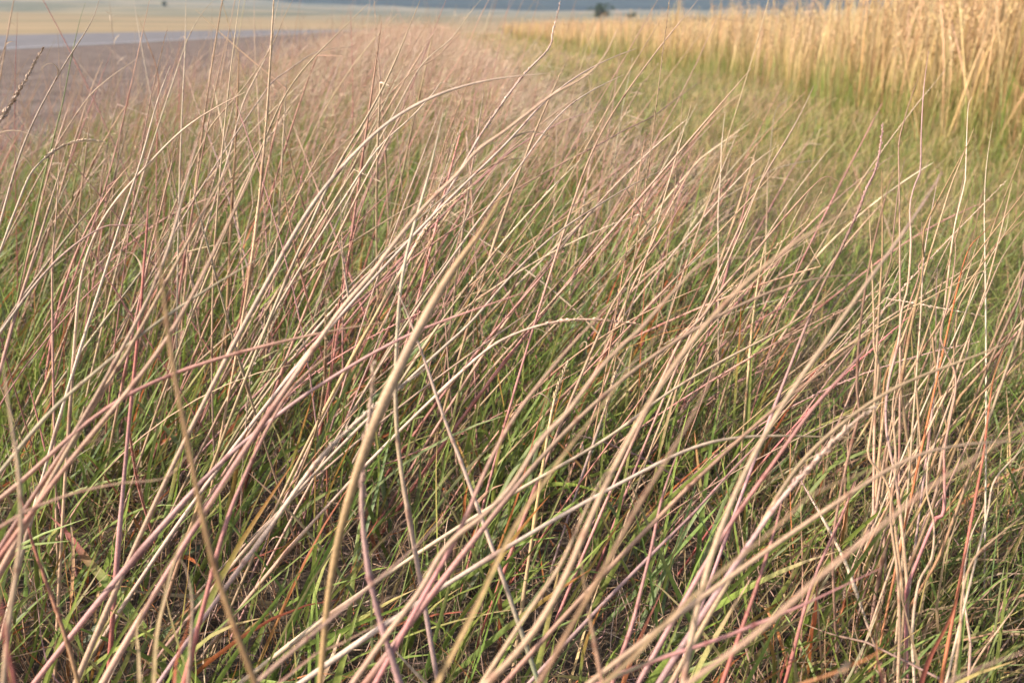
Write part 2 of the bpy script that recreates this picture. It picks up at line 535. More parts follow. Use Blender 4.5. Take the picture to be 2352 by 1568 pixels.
# straw and pink stalks, leaning with the wind
b = Bag()
def stand(n, y0, y1, Lm, r0, r1_, K, sides, ang, bend, az_sd, head, per, pw=1.0, nc=0):
    q = sample(n, y0, y1, stand_l, stand_r, pw)
    if nc: q = clump(q, nc, 0.025)
    stalks(b, q, stature(q, rng.normal(Lm, .10, n)), rng.uniform(r0, r1_, n), K, sides, STRAW, ang, bend, az_sd, head, 0.0052, per)
stand(220, 1.0, 2.2, .50, .0009, .0016, 12, 5, (26, 12), (12, 14), 26, .5, 60, 1, 80)
_sl = stand_l; stand_l = lambda y: np.maximum(_sl(y) + .5, -0.36 * y)
stand(70, 1.5, 4.5, .70, .0011, .0017, 12, 5, (20, 9), (10, 10), 22, .3, 50)
stand(120, 4.0, 9, .72, .0014, .0022, 10, 4, (16, 9), (12, 10), 26, .3, 30)
stand_l = _sl; _sr = stand_r; stand_r = lambda y: _sl(y) + .75
stand(240, 1.6, 7, .66, .0008, .0013, 10, 5, (9, 9), (14, 14), 40, .25, 40)
stand_r = _sr
stand(620, 2.1, 4.2, .52, .0010, .0018, 10, 5, (21, 11), (12, 14), 26, .5, 40, 1, 240)
stand(1000, 4.0, 8, .55, .0011, .0020, 8, 4, (18, 10), (14, 13), 30, .25, 20, 1.1, 330)
stand(1500, 7.8, 18, .57, .0012, .0021, 6, 3, (15, 10), (16, 12), 32, 0, 1, 1.2)
stand(2800, 17, 70, .55, .002, .004, 5, 3, (14, 9), (20, 12), 30, 0, 1, 1.3)
o = b.build('straw_grass', M_STALK)
tag(o, 'dense stand of wind-bent straw and pink stalks running back along the road', 'dry grass', kind='stuff')

# airy purplish panicles toward the back of the stand
b = Bag()
def panicles(root, L, K=7, nb=16, rb=0.00032):
    n = len(root)
    az, lean, bd = stalk_params(n, (14, 8), (18, 12), 40)
    P = lines(root, L, az, lean, bd, K - 1, 1.2, 0.03)
    C = pick(['PMS', 'RPS', 'BSS', 'PSS'], [2, 1, 3, 3], n, K)
    b.add(tubes(P, np.full(n, rb * 2.2), np.linspace(1, .5, K), C, 3))
    u = rng.uniform(0.55, 0.98, (n, nb)); f = u * (K - 1); i = np.floor(f).astype(int).clip(0, K - 2); t_ = (f - i)[..., None]
    ii = np.arange(n)[:, None]
    p0 = (P[ii, i] * (1 - t_) + P[ii, i + 1] * t_).reshape(-1, 3)
    d = norm(P[ii, i + 1] - P[ii, i]).reshape(-1, 3)
    m = len(p0)
    dd = norm(d + 0.75 * rng.normal(size=(m, 3)))
    Lb = ((1.05 - u) * 0.11 + 0.012).reshape(-1, 1) * rng.uniform(0.6, 1.2, (m, 1))
    s = np.linspace(0, 1, 4)[None, :, None]
    Q = p0[:, None] + dd[:, None] * Lb[:, None] * s + np.array([0.3, 0, -0.1]) * Lb[:, None] * s ** 2
    CC = np.repeat((np.array([0.45, 0.335, 0.235]) * rng.uniform(0.7, 1.35, (m, 1)) * rng.normal(1, .05, (m, 3)))[:, None], 4, 1)
    b.add(ribbons(Q, np.full(m, rb * 2.4), np.array([.6, 1, 1.8, 1.0]), CC))
pl = lambda y: stand_l(y) + np.interp(y, [2, 6, 20], [0.75, 0.9, 0.5])
q = sample(330, 2.2, 5.5, pl, stand_r); panicles(q, stature(q, rng.normal(0.54, 0.08, 330)))
q = sample(700, 5, 13, pl, stand_r); panicles(q, stature(q, rng.normal(0.58, 0.08, 700)), 6, 12, 0.0006)
q = sample(900, 12, 45, pl, stand_r); panicles(q, stature(q, rng.normal(0.58, 0.08, 900)), 5, 9, 0.0013)
o = b.build('purple_panicle_grass', M_STALK)
tag(o, 'hazy purplish seed plumes in the farther part of the stand', 'grass plumes', kind='stuff')

# green leaves under the stalks
GREEN = (['GGL', 'GL', 'GGO', 'DG', 'GLY', 'DLS', 'GOR', 'BGS'], [5, 5, 2.2, 3, 2, 2, 1, 1.5])
def leaves(b, root, L, w, K, pal, ang=(22, 14), bend=(34, 22), az_sd=45, fold=0.25):
    n = len(root)
    az, lean, bd = stalk_params(n, ang, bend, az_sd)
    P = lines(root, L, az, lean, bd, K - 1, 1.4, 0.06)
    C = pick(*pal, n, K)
    s = np.linspace(0, 1, K)
    prof = (0.65 + 0.5 * s) * (1 - s ** 2.2) + 0.03
    b.add(ribbons(P, w, prof, C, fold))
b = Bag()
q = clump(sample(900, 0.62, 1.3, fov_l, stand_r), 150, 0.03)
leaves(b, q, rng.normal(0.20, 0.07, len(q)).clip(0.05, 0.36), rng.uniform(0.0028, 0.0078, len(q)), 9, GREEN, (28, 14), (20, 18), 40)
q = clump(sample(3900, 1.15, 2.4, stand_l, stand_r), 340, 0.03)
leaves(b, q, rng.normal(0.21, 0.07, len(q)).clip(0.06, 0.42), rng.uniform(0.0024, 0.0058, len(q)), 8, GREEN, (26, 13), (22, 18), 40)
q = clump(sample(8500, 2.3, 5.5, stand_l, stand_r), 700, 0.04)
leaves(b, q, stature(q, rng.normal(0.25, 0.08, len(q))), rng.uniform(0.0022, 0.005, len(q)), 6, GREEN)
q = sample(9000, 5.3, 20, stand_l, stand_r, 1.4)
leaves(b, q, stature(q, rng.normal(0.28, 0.08, len(q))), rng.uniform(0.003, 0.007, len(q)), 5, GREEN, fold=0)
o = b.build('green_leaves', M_LEAF)
tag(o, 'green grass leaves filling the stand below the dry stalks', 'grass', kind='stuff')

# grey-brown thatch: fine crisscross litter
b = Bag()
THATCH = (['NB', 'NS', 'BS', 'MN', 'S', 'OB', 'W', 'MS'], [3, 3, 3, 3, 2, 1.2, 1.2, 3])
def thatch(n, y0, y1, xl, xr, zmax, Lm, w):
    q = sample(n, y0, y1, xl, xr)
    q[:, 2] = zmax * rng.uniform(0, 1, n) ** 1.6
    az = rng.uniform(0, 6.28, n)
    lean = R(1) * rng.normal(62, 24, n)
    P = lines(q, rng.normal(Lm, Lm * .35, n).clip(0.02, .3), az, lean, R(1) * rng.normal(10, 45, n), 6, 1.0, 0.2)
    C = pick(*THATCH, n, 7, 0.25)
    b.add(ribbons(P, rng.uniform(w * .6, w * 1.5, n), np.array([1, 1, 1, 1, .9, .7, .3]), C))
thatch(11000, 0.55, 1.7, lambda y: fov_l(y), lambda y: fov_r(y), 0.05, 0.085, 0.00085)
thatch(9000, 1.6, 3.4, lambda y: fov_l(y).clip(-2.7), lambda y: np.minimum(fov_r(y), 1.6), 0.06, 0.09, 0.0009)
# short upright dry bristles
q = sample(4200, 0.65, 1.9, fov_l, fov_r)
P = lines(q, rng.normal(.07, .025, len(q)).clip(.02, .16), rng.uniform(0, 6.28, len(q)), R(1) * rng.normal(14, 12, len(q)), R(1) * rng.normal(10, 20, len(q)), 5, 1.2, .1)
b.add(ribbons(P, rng.uniform(.0006, .0013, len(q)), np.array([1, 1, .9, .7, .5, .15]), pick(['BS', 'OS', 'BW', 'ROS', 'GS'], [3, 2, 2, 1, 1], len(q), 6)))
# fallen and standing dead blades
q = sample(230, .62, 1.25, fov_l, fov_r)
leaves(b, q, rng.normal(.11, .05, 230).clip(.04, .24), rng.uniform(.0028, .0075, 230), 10, (['OS', 'ROO', 'SS', 'YS', 'NOS', 'BW'], [2, 1.5, 2.5, 2, 2, 1.5]), (24, 22), (50, 50), 80, .4)
o = b.build('dry_thatch', M_DRY)
tag(o, 'fine grey-brown thatch and bristles covering the soil in the foreground', 'thatch', kind='stuff')

# short green verge to the right of the stand
b = Bag()
VERGE = (['GL', 'GG', 'BG', 'NGG', 'DG', 'GY', 'BS', 'NG', 'GG'], [3, 4, 2, 2.4, 2, 1, .8, 2, 2])
vl = lambda y: np.interp(y, [0, 0.9, 1.6, 3.2, 6.7, 20, 60], [0.22, 0.24, 0.26, 0.22, -0.10, -1.1, -3.8])
vr = lambda y: np.minimum(fov_r(y), np.interp(y, [0, 4, 10, 22, 60], [2.5, 2.55, 2.9, 1.6, 1.2]))
def verge_g(n, y0, y1, Lm, w, K, pw=1.0, fold=0.2):
    q = sample(n, y0, y1, vl, vr, pw)
    q = clump(q, max(20, n // 22), 0.03)
    x, y = q[:, 0], q[:, 1]
    dry = np.sin(2.3 * x + 1.4 * y) + np.sin(0.8 * y - 3.1 * x + 1) + 0.7 * np.sin(5 * x + 3.7 * y) + rng.normal(0, .5, n) > 0.9
    qd = q[dry]; q = q[~dry]; m = len(qd); n = len(q)
    if m: leaves(b, qd, rng.normal(Lm * 1.1, Lm * .4, m).clip(.03, .4), rng.uniform(w * .5, w * 1.2, m), K, (['LY', 'YS', 'BS', 'GS', 'PS'], [2, 2, 2, 2, 1.5]), (24, 16), (34, 24), 70, fold)
    leaves(b, q, rng.normal(Lm, Lm * .35, n).clip(.03, .4), rng.uniform(w * .6, w * 1.4, n), K, VERGE, (20, 14), (30, 24), 70, fold)
verge_g(6500, 0.65, 2.6, 0.13, 0.0032, 6)
VERGE = (['GL', 'LYS', 'GS', 'LS', 'BG', 'GY', 'LY', 'BS', 'GG'], [3.5, 2, 2.5, 2, 2, 3, 2, 1.5, 2])
verge_g(9000, 2.4, 6, 0.13, 0.0034, 5)
verge_g(12000, 5.6, 16, 0.13, 0.0050, 4, 1.2, 0)
VERGE = (['GY', 'YT', 'GS', 'LY', 'GL', 'TT'], [3, 3, 2, 2, 2, 2])
verge_g(7000, 14, 60, 0.14, 0.012, 4, 1.4, 0)
o = b.build('verge_grass', M_LEAF)
tag(o, 'short soft green and yellow grass of the mown verge between stand and tall field', 'grass', kind='stuff')

# tall tan field at the right and behind
b = Bag()
TALL = (['GGYTT', 'BYTT', 'GGTTW', 'GYTS', 'BYTW', 'LGYT', 'GBTT'], [3, 2, 2.5, 3, 1.5, 1.5, 1.5])
tl = lambda y: np.interp(y, [0, 4, 10, 22, 40, 90], [2.35, 2.45, 2.85, 1.35, 0.2, -1.0])
def tall(n, y0, y1, wid, Lm, rad, K, plume, pw=1.0, pwx=1.0):
    y = y0 + (y1 - y0) * rng.uniform(0, 1, n) ** pw
    x = tl(y) + rng.normal(0, .12, n) - .55 * rng.uniform(0, 1, n) ** 5 + wid * rng.uniform(0, 1, n) ** pwx
    q = np.stack([x, y, np.zeros(n)], -1)
    keep = (x < fov_r(y) + 0.4)
    q = q[keep]
    q0 = clump(q, max(30, len(q) // 16), .05); q = np.where(np.abs(q0 - q) < .6, q0, q); n = len(q)
    hv = 1 + .16 * np.sin(4.1 * q[:, 0] + 2.3 * q[:, 1]) + .12 * np.sin(9 * q[:, 0] - 1.7 * q[:, 1])
    az = WIND + rng.normal(0, 1.2, n)
    P = lines(q, (Lm * hv * rng.normal(1, .15, n)).clip(.3, 1.2), az, R(1) * rng.normal(5, 6, n), R(1) * rng.normal(12, 12, n), K - 1, 1.5, .05)
    C = pick(*TALL, n, K, .12)
    b.add(tubes(P, rng.uniform(rad * .7, rad * 1.3, n), np.linspace(1, .5, K), C, 3))
    b.add(ribbons(P + rng.normal(0, .01, (n, 1, 3)) * [1, 1, 0], rng.uniform(rad * 3, rad * 6, n), np.concatenate([np.linspace(.7, 1.0, K - 2), [.7, .1]]), C))
    if plume:
        b.add(spikelets(P, .74, .995, plume, np.full(n, .016 + rad * 4), C * 1.1, .5, False))
tall(3400, 4.2, 8, 1.9, .86, .0014, 7, 12, 1.0, 1.3)
tall(4600, 7, 16, 4.5, .66, .0018, 6, 8, 1.1, 1.2)
tall(7000, 14, 45, 14, .60, .0035, 5, 6, 1.2, 1.1)
tall(5000, 40, 110, 45, .55, .009, 4, 4, 1.2)
o = b.build('tall_tan_grass', M_FAR)
tag(o, 'tall upright tan grass field standing soft behind the verge', 'tall grass', kind='stuff')
# leafy green skirt of the tall grass
b = Bag()
q = sample(9000, 3.8, 22, lambda y: tl(y) - .35, lambda y: tl(y) + 1.4, 1.3)
q = q[q[:, 0] < fov_r(q[:, 1]) + .3]
leaves(b, q, rng.normal(.36, .13, len(q)).clip(.1, .7), rng.uniform(.003, .007, len(q)), 5, (['GY', 'GL', 'GT', 'BT'], [3, 3, 2, 2]), (8, 7), (16, 12), 90, 0)
o = b.build('tall_grass_leaves', M_LEAF)
tag(o, 'olive leaves at the foot of the tall tan grass', 'grass', kind='stuff')

# ------------------------------------------------------------------ air
def haze():
    x0, x1, y0, y1, z0, z1 = -3700, 3700, -80, 3750, -1.2, 260
    V = [(x, y, z) for z in (z0, z1) for y in (y0, y1) for x in (x0, x1)]
    F = [(0, 2, 3, 1), (4, 5, 7, 6), (0, 1, 5, 4), (2, 6, 7, 3), (0, 4, 6, 2), (1, 3, 7, 5)]
    m = bpy.data.materials.new('air')
    m.use_nodes = True
    t = m.node_tree
    t.nodes.clear()
    o = nd(t, 'ShaderNodeOutputMaterial')
    v = nd(t, 'ShaderNodeVolumePrincipled')
    v.inputs['Color'].default_value = (0.62, 0.76, 1.0, 1)
    v.inputs['Density'].default_value = 0.00010
    v.inputs['Anisotropy'].default_value = 0.0
    t.links.new(v.outputs[0], o.inputs['Volume'])
    tag(make_mesh('haze', np.array(V), np.array(F), m, smooth=False), 'thin bluish air over the whole plain', 'haze', kind='stuff')
haze()

# ------------------------------------------------------------------ stalks and blades one can tell apart
# kind | width where widest, as measured | pigments foot to tip | flags | measured points foot to tip | label
# flags: n seed head, d0.5 distance in metres, k dry curled leaf at a node
TRACES = '''
b|21|BKKKKSK|td0.52|735,1568 757,1350 797,1160 861,971 944,791 1031,635 1104,532 1161,435|broad golden dry blade, thickest of all, rising through the middle to a fine tip
s|14|BNBB||580,1549 540,1443 507,1353 480,1279 457,1157 430,1017 400,884 387,811 370,659 360,592 347,512 343,430|long olive-brown stalk leaning left against all its neighbours above the dark thatch
s|10|SSPS|d0.5|-60,1232 0,1210 67,1171 167,1134 267,1112 377,1099 427,1050|blurred tan stalk reaching in low and nearly level from the left edge, tip turned up
s|10|RPSSPS|d0.62|-60,1190 0,1154 110,1051 187,977 267,917 350,874 433,844 533,814 633,787 784,755 830,742 890,740|long arching pink-footed straw stalk that ends nearly level beside the golden blade
b|12|BYTB|d0.5|353,1568 360,1459 377,1376 410,1259 460,1186 493,1144 547,1064 573,997|blurred golden-brown dry blade bending over to the right above the dark thatch
b|17|SSY|d0.55|320,1568 318,1500 315,1440 340,1380 385,1330|short pale dry blade standing folded at the bottom beside the golden-brown bent blade
b|20|NORO|d0.5|400,1568 407,1509 430,1443 436,1400|rust-red dry blade upright at the bottom edge over the dark hollow
s|11|BPSS|d0.5|433,1568 441,1450 443,1376 430,1310 417,1286|tan stem with a bent-over top standing before the rust-red blade
s|18|MPPR|d0.33|30,1568 13,1476 0,1393 -20,1330|thick mauve stalk cut by the left edge in the bottom corner
s|12|PPSS|d0.45|8,1568 20,1429 37,1309 50,1226 45,1150 37,1051 23,984 10,901 0,830|blurred pinkish tan stalk standing upright along the left edge
s|9|BNBR||180,1568 160,1493 133,1409 97,1316 60,1203 45,1120|olive-brown stalk leaning left in the bottom left corner
s|5|PPR||118,1090 107,1047 87,961 63,871|thin reddish stalk leaning left near the left edge, pointed tip
s|12|PPSS|d0.45|560,1590 600,1549 667,1493 784,1393 867,1323 951,1249 1001,1193|blurred pink-tan stalk slanting up from the bottom edge across the foot of the golden blade
b|11|PRPS|d0.55|700,1520 733,1496 784,1476 867,1433 964,1386 980,1383|pink-tan blade with a blunt pale end slanting low below the blurred pink-tan stalk
s|10|MMMMW|n|917,1568 907,1526 877,1449 847,1343 834,1259 821,1176 821,1084 834,971 844,884 841,827|rough grey seed stalk leaning left from the bottom edge right of the golden blade
s|8|PMMSWW||937,1174 927,1134 917,1067 907,951 904,891 911,775 914,659 924,599 951,509 974,435 987,392 1014,260|tall slim pale stalk, mauve at its foot, standing steep just left of centre
s|8|RPMMP||403,1174 493,1071 567,1011 633,957 700,904 784,857 884,794 934,769 1017,739 1084,715 1211,672|long smooth mauve stalk climbing at a shallow slope and passing behind the golden blade
s|9|RORPS||480,1343 523,1183 560,1101 593,1024 633,951 677,874 733,834 784,795|rust-pink stalk bowed to the right with a thin tan tip over the mauve stalk
s|8|RMMWW|n|523,1343 600,1238 653,1161 693,1101 733,1044 784,997 867,917 917,881 971,844|stalk with a long white rough seed head slanting behind the golden blade
s|9|PSSWW||0,1084 90,971 143,911 200,871 287,797 313,772 373,732 440,685 567,609 633,572|long straight straw stalk rising from the left edge to a thin tip in the stand
s|10|RPRSS||70,1180 150,1070 260,940 390,779 450,669 477,619 533,502 567,435 587,392 622,330|thick pink-footed stalk with a straw top, tallest of the slanting left bundle
s|9|RPPSW||90,1120 200,951 293,779 333,709 367,639 400,545 417,479 437,392 455,330|pink stalk turning straw, steepest of the slanting left bundle
s|9|RPSS||110,1110 230,900 300,800 370,659 417,585 457,509 480,459 520,392 560,330|straw stalk between the two pink ones of the slanting left bundle
s|7|RRMRP|k|318,760 323,712 330,625 337,542 342,459 345,435 310,425|dark red stem standing steep with its tip snapped over to the left
s|7|SWWWP||0,762 80,652 150,579 230,525 283,520 347,519|pale stalk slanting up then bent level where its thin tip begins
s|7|RRPS||20,780 50,675 83,575 110,485 130,425 140,392 158,330|red-footed straw stalk standing close to the left edge below the gravel
s|6|SWWWW||185,810 193,784 227,682 257,592 283,509 300,455 317,409 327,392 353,293 373,213 400,155|slender white stalk ending in a small pale knob against the gravel
s|6|SSWW||175,760 190,609 227,525 257,469 345,380 423,293 500,247 567,213|thin whitish stalk bowing right above the left bundle below the gravel
s|5|SPS||120,690 120,599 127,525 132,459 137,392 135,330|thin straw stem upright beside the red-footed stalk near the left edge
s|6|MWWW|n|-50,360 0,280 50,203 83,143 102,110|stalk with a knobbly whitish seed head over the gravel at the left edge
s|4|SSBS||-20,200 0,137 13,93 22,55 32,62|dark stem at the left edge with a tiny hooked tip above the asphalt
s|5|MSWWW||20,440 33,392 67,300 123,193 173,110 207,63 228,30 231,-10|tall smooth whitish stalk bowed across gravel and asphalt near the left edge
s|4|GGGD||120,330 143,240 163,137 183,50 197,7|dark green stem crossing the asphalt just behind the tall whitish stalk
s|5|SSWWW|n|50,440 70,392 97,367 133,337 183,322 217,320 240,328|seed stalk arched over to the right with a level nodding tip below the gravel
s|4|PSSW||110,370 143,313 200,230 250,183 320,135|slender straw stalk slanting right with its tip against the dark gravel
s|4|SSWW|k|380,240 413,143 433,87 463,33 497,-6|whitish stalk bowed to the right that leaves through the top edge over the asphalt
s|3|PMMS||500,370 493,350 453,247 433,187 413,148|thin mauve stem leaning left below the whitish bowed stalk over the asphalt
s|3|PPRB||360,392 362,260 362,170 333,83 315,33|thin red-brown stem bent sharply left above the gravel with its point over the pasture
s|4|SWWW||418,260 420,210 425,100 426,-10|straight whitish stem upright through the top edge over the asphalt
s|3|PPSS||594,260 590,190 585,100 583,-10|thin pink stem upright through the top edge beyond the end of the asphalt
s|4|PSWW||505,420 527,350 560,233 617,117 633,33 642,-6|whitish stalk crossing its darker neighbour near the top where the asphalt ends
s|4|PBSS||465,330 490,283 560,200 620,110 653,33 672,-6|brownish stalk crossing the whitish one near the top where the asphalt ends
s|4|SSWW||590,240 627,190 667,160 710,130 743,117 784,110 812,108|straw stalk arched over level in front of the pink plumes
s|5|PSSW||560,450 587,392 627,290 660,217 710,147 784,77 817,40 850,10|straight straw stalk slanting through the arched one in front of the pink plumes
s|8|MSSWW||640,600 690,510 740,430 784,387 851,310 901,270 984,223 1057,197 1117,182 1184,173 1260,168|thick pale stalk bowed over to the right, thin level tip before the green verge
s|6|PBWS||720,500 784,363 834,287 894,177 934,83 967,3|stout straw stalk with a dark side rising steep through the top edge left of centre
s|5|SSWW|k|790,460 837,390 884,330 951,270 1001,217 1022,192 1051,207 1071,237|pale stalk with its snapped tip hanging down to the right by the thick bowed stalk
s|4|PSSS||780,390 824,323 867,253 944,170 1001,133 1041,93 1081,50|thin straw stalk slanting up to the plain just left of the snapped one
s|4|SWWW||900,270 967,153 1037,90 1084,27 1111,-4|slender whitish stalk leaving through the top edge before the far plain
s|9|MMSPSSS||700,830 784,712 851,635 901,569 944,515 991,462 1057,399 1101,347 1167,300 1224,257 1284,213 1334,187 1371,160 1401,123 1427,70|longest stalk, mauve below and straw above, straight up the middle with its tip kinked upright
s|6|SWWWW||1060,430 1101,390 1167,327 1227,257 1264,220 1317,180 1401,133 1461,113|pale stalk lying along the upper half of the longest stalk with an arched tip
s|5|MSWWW|n|1010,470 1050,405 1064,380 1104,310 1144,250 1201,173 1257,112 1267,73 1283,3|rough seed stalk with its top broken upright like a bent straw before the yellow field
s|6|SSYW|n|900,660 934,602 961,555 1011,485 1067,442 1090,425|plump yellowish seed head slanting just above the crossing of centre stalks
s|5|PSSWW||1150,440 1191,387 1251,303 1291,257 1351,213 1437,172|straw stalk curving out over the green verge, parallel below the longest one
s|5|RPPSSW||1290,540 1310,480 1337,392 1377,300 1417,233 1461,170 1517,90 1564,33 1590,-2|tall straight pinkish stalk reaching past the yellow field to the top edge
s|4|PSSS||1060,410 1101,390 1167,367 1217,362 1301,358|thin stalk arched flat at mid height above the green centre
s|4|MPPM||1130,390 1187,340 1261,297 1317,270 1384,252|thin mauve stalk running nearly level over the edge of the verge
s|4|MPSM||1340,350 1374,333 1434,300 1501,267 1568,217 1611,187|long thin mauve stalk slanting over the middle of the verge
s|3|PSS|n|1400,320 1467,200 1481,183 1507,147|thin stalk with a short bent seed tip before the foot of the tall tan grass
s|5|RPSSW||1690,540 1761,392 1795,340 1828,280 1855,227 1866,198|clean straight stalk with a sharp tip standing alone against the verge
s|3|PSSW|k|1762,470 1765,383 1771,317 1780,255 1805,230 1821,210|thin stem upright then bent right at the top beside the clean sharp stalk
s|4|PSWW||1650,560 1650,480 1656,392 1658,333 1666,257|thin pale stem standing bolt upright in front of the verge
s|3|MPPS||1500,430 1568,350 1611,300 1661,247 1718,203|faint mauve stalk slanting over the verge left of the bolt upright stem
s|3|SSW||1690,440 1775,392 1821,377 1868,369 1898,368|short level stem with a whitish end reaching right over the verge
s|4|SSWW||1660,450 1718,387 1748,360 1786,333|short pale stalk pointing right below the clean sharp stalk
w|6|MSSSSSS|d0.85|2060,1568 2075,1400 2061,1249 2041,1117 1998,1051 2001,1001 2011,934 2021,841 2011,794 2011,725 2008,625 2001,475 1995,470|wavy tan stem at the left edge of the right clump, kinked outward near its middle
w|6|SSSMSMM|d0.85|2075,1568 2085,1400 2078,1276 2061,1120 2035,984 2038,884 2061,784 2068,709 2081,659 2088,559 2085,475 2095,425 2108,392 2110,300 2115,200 2125,117|tallest wavy stem of the right clump, reaching up into the tall tan grass
w|6|RPPPSSS|d0.85|2085,1568 2081,1443 2081,1363 2108,1286 2148,1193 2168,1176 2171,1084 2171,1034 2185,967 2201,867 2168,775 2188,692 2205,592 2205,535|pink wavy stem rising from the middle of the right clump
w|7|WWSS|d0.8|2100,1568 2096,1450 2110,1340 2140,1280 2146,1200 2130,1120 2139,1010|pale wavy stem, shortest in the middle of the right clump
w|7|WSSS|d0.78|2062,1568 2066,1420 2060,1300 2046,1180 2058,1060 2050,930 2072,830|stout pale stem upright at the front of the right clump
w|5|SSSM|d0.9|2105,861 2115,722 2118,659 2125,575 2150,440 2158,400|slim greyish stem with a jog in it above the right clump
w|5|SSSS|d0.9|2150,1010 2185,914 2218,824 2231,759 2265,675 2301,592 2352,519|slim straw stem slanting right out of the frame above the right clump
w|5|PSS|d1.0|2068,400 2068,333 2081,280 2101,220 2118,180|curved tan stem standing before the tall tan grass, top bent right
w|5|WMSW|d1.0|2180,640 2195,525 2218,425 2221,392 2226,253 2235,223|pale forked-looking stem against the tall tan grass near the right edge
w|4|MWWS|d1.1|2262,560 2261,492 2265,392 2281,277|straight pale stem before the tall tan grass, closest to the right edge
w|6|PMMNM|nd0.85|1850,760 1885,675 1918,609 1951,542 1981,475 1998,432 2018,392 2030,343 2038,283|dark weathered stalk with a ragged seed top where verge and tall grass meet
w|5|BOO|d0.9|2190,700 2218,579 2251,535 2275,509|rusty bent leaf-like stem alone in the green at the right
w|4|SWW|d0.95|2230,690 2275,592 2308,535 2318,489|short whitish stem with a swollen end in the green at the right edge
w|7|OORO|d0.75|2245,1120 2261,1034 2271,951 2285,867 2308,804|rusty upright stem in the green at the right edge
w|8|PSSS|d0.65|2190,1560 2205,1450 2211,1363 2235,1286 2285,1236 2352,1183|thick tan stem bowing right out of the frame above the right corner
w|6|RPSS|d0.8|2228,1500 2228,1469 2215,1383 2212,1330 2225,1240 2262,1150|pink thin stem forked off the right clump near the corner
w|6|PSSS|d0.75|2215,1568 2255,1496 2318,1409 2352,1363|thin tan stem crossing the right corner upward
w|6|SWWW|d0.75|2240,1290 2268,1176 2285,1101 2352,1024|white bowed stem leaving through the right edge above the thick tan one
b|14|SYYS|d0.4|1360,1590 1434,1526 1484,1476 1551,1406 1651,1316 1735,1249 1801,1193 1868,1134 1968,1091 2011,1074 2035,1047 2061,997 2078,944 2088,897 2105,877|thick soft straw blade running from the bottom edge into the right clump, end turned upward
s|14|BSPSS|d0.36|1560,1590 1601,1553 1718,1483 1801,1409 1868,1339 1968,1263 2045,1203 2135,1121 2235,1064 2311,1017 2360,985|thickest blurred brown-tan stalk slanting out through the right edge
s|11|SSSS|d0.5|1900,1170 1960,1130 2068,1061 2135,1034 2185,1024 2251,1014 2370,1010|blurred tan stalk arched level to the right edge above the thickest one
s|8|SWWWY||1480,1085 1568,1041 1635,1017 1701,1007 1768,1004 1868,1006 1995,1011|pale stalk arched over flat like a bridge right of centre
s|7|SWWWS||1250,1090 1307,1057 1434,984 1500,920 1568,877 1651,834 1735,784 1808,759 1941,649|cream stalk climbing from the green centre above the bridge-like arched one
s|10|RRRPPSS||984,1349 1017,1286 1061,1226 1074,1176 1097,1117 1134,1037 1167,974 1217,901 1267,844 1311,791 1337,752 1401,699 1424,672|red-footed thick stalk curving up out of the dark thatch right of the golden blade
s|11|RRRPSSSS||885,1470 897,1453 971,1356 1017,1276 1061,1226 1117,1183 1184,1114 1251,1011 1317,941 1384,851 1441,791 1484,752 1568,659 1635,599 1728,589|longest red-footed stalk, tip bent level far to the right
s|9|PPSPSSS||1150,1160 1194,1104 1257,1027 1317,971 1384,904 1434,861 1484,824 1568,769 1635,732 1718,685 1801,659 1905,622 1975,635|pink-and-cream stalk with a shallow smooth slope and a drooping fine tip
b|13|SPYYS|d0.45|995,1580 1017,1543 1101,1376 1151,1269 1201,1176 1251,1104 1301,1034 1351,971 1401,907 1451,837 1491,794 1517,759 1568,705 1600,670|blurred straw blade straight up from the bottom edge, left of its blurred parallel
s|13|PPSSSS|d0.45|1117,1570 1177,1536 1234,1459 1304,1336 1334,1249 1351,1176 1401,1084 1451,1001 1491,917 1534,851 1585,779 1635,725 1701,652 1768,599 1851,535 1901,495 1998,469|longest blurred straw stalk from the bottom edge across to the verge
s|6|RPSSS|k|1530,850 1568,775 1618,722 1668,652 1735,579 1801,502 1868,429 1901,405 1930,417|straw stalk with a small flag-like broken tip over the verge
s|11|MPPPSSSM|d0.5|1565,1590 1571,1559 1585,1476 1601,1376 1621,1303 1668,1176 1701,1094 1741,1027 1785,944 1828,874 1885,811 1951,709 2001,632 2051,565 2095,515 2131,479 2158,412 2168,392|long thick mauve-footed stalk arcing up beside the right clump, knotted near its top
s|9|RMMMPM||1600,1330 1640,1260 1701,1167 1768,1077 1815,1011 1868,934 1935,867 2005,787 2025,765|smooth mauve stalk slanting straight to the left side of the right clump
s|7|RMMP||1540,1230 1595,1176 1668,1094 1728,1031 1790,985|dull purple stalk half hidden behind the thick mauve-footed one
s|9|RPPSSS||1500,1200 1568,1131 1635,1067 1678,1024 1755,954 1851,877 1951,794 1995,757|pinkish straw stalk slanting above the dull purple one
s|9|RPPSSSS||1700,1290 1768,1176 1808,1094 1868,1024 1935,971 2015,907 2085,871 2135,854 2228,821 2321,787 2360,765|tan stalk threading through the right clump and out toward the right edge
s|9|RRMMW|n|1710,1270 1795,1147 1835,1104 1885,1047 1951,977 2011,931|rough mauve stalk with whitish scales ending at the right clump
s|14|RPPPBS|d0.4|1235,1568 1251,1543 1331,1393 1364,1343 1417,1236 1451,1176 1467,1134 1517,1067 1568,971 1601,914 1635,844 1642,820|thick blurred pink-mauve stalk, the pinkest in the middle right
s|12|PPPB|d0.45|1385,1580 1381,1568 1361,1459 1347,1383 1334,1286 1325,1235|thick blurred pink stalk leaning left from the bottom edge across its neighbours
s|11|MPSSS|d0.5|1100,1580 1111,1559 1167,1476 1227,1383 1284,1309 1324,1219 1350,1150 1395,1075|blurred tan stalk from the bottom edge meeting the pink left-leaning one
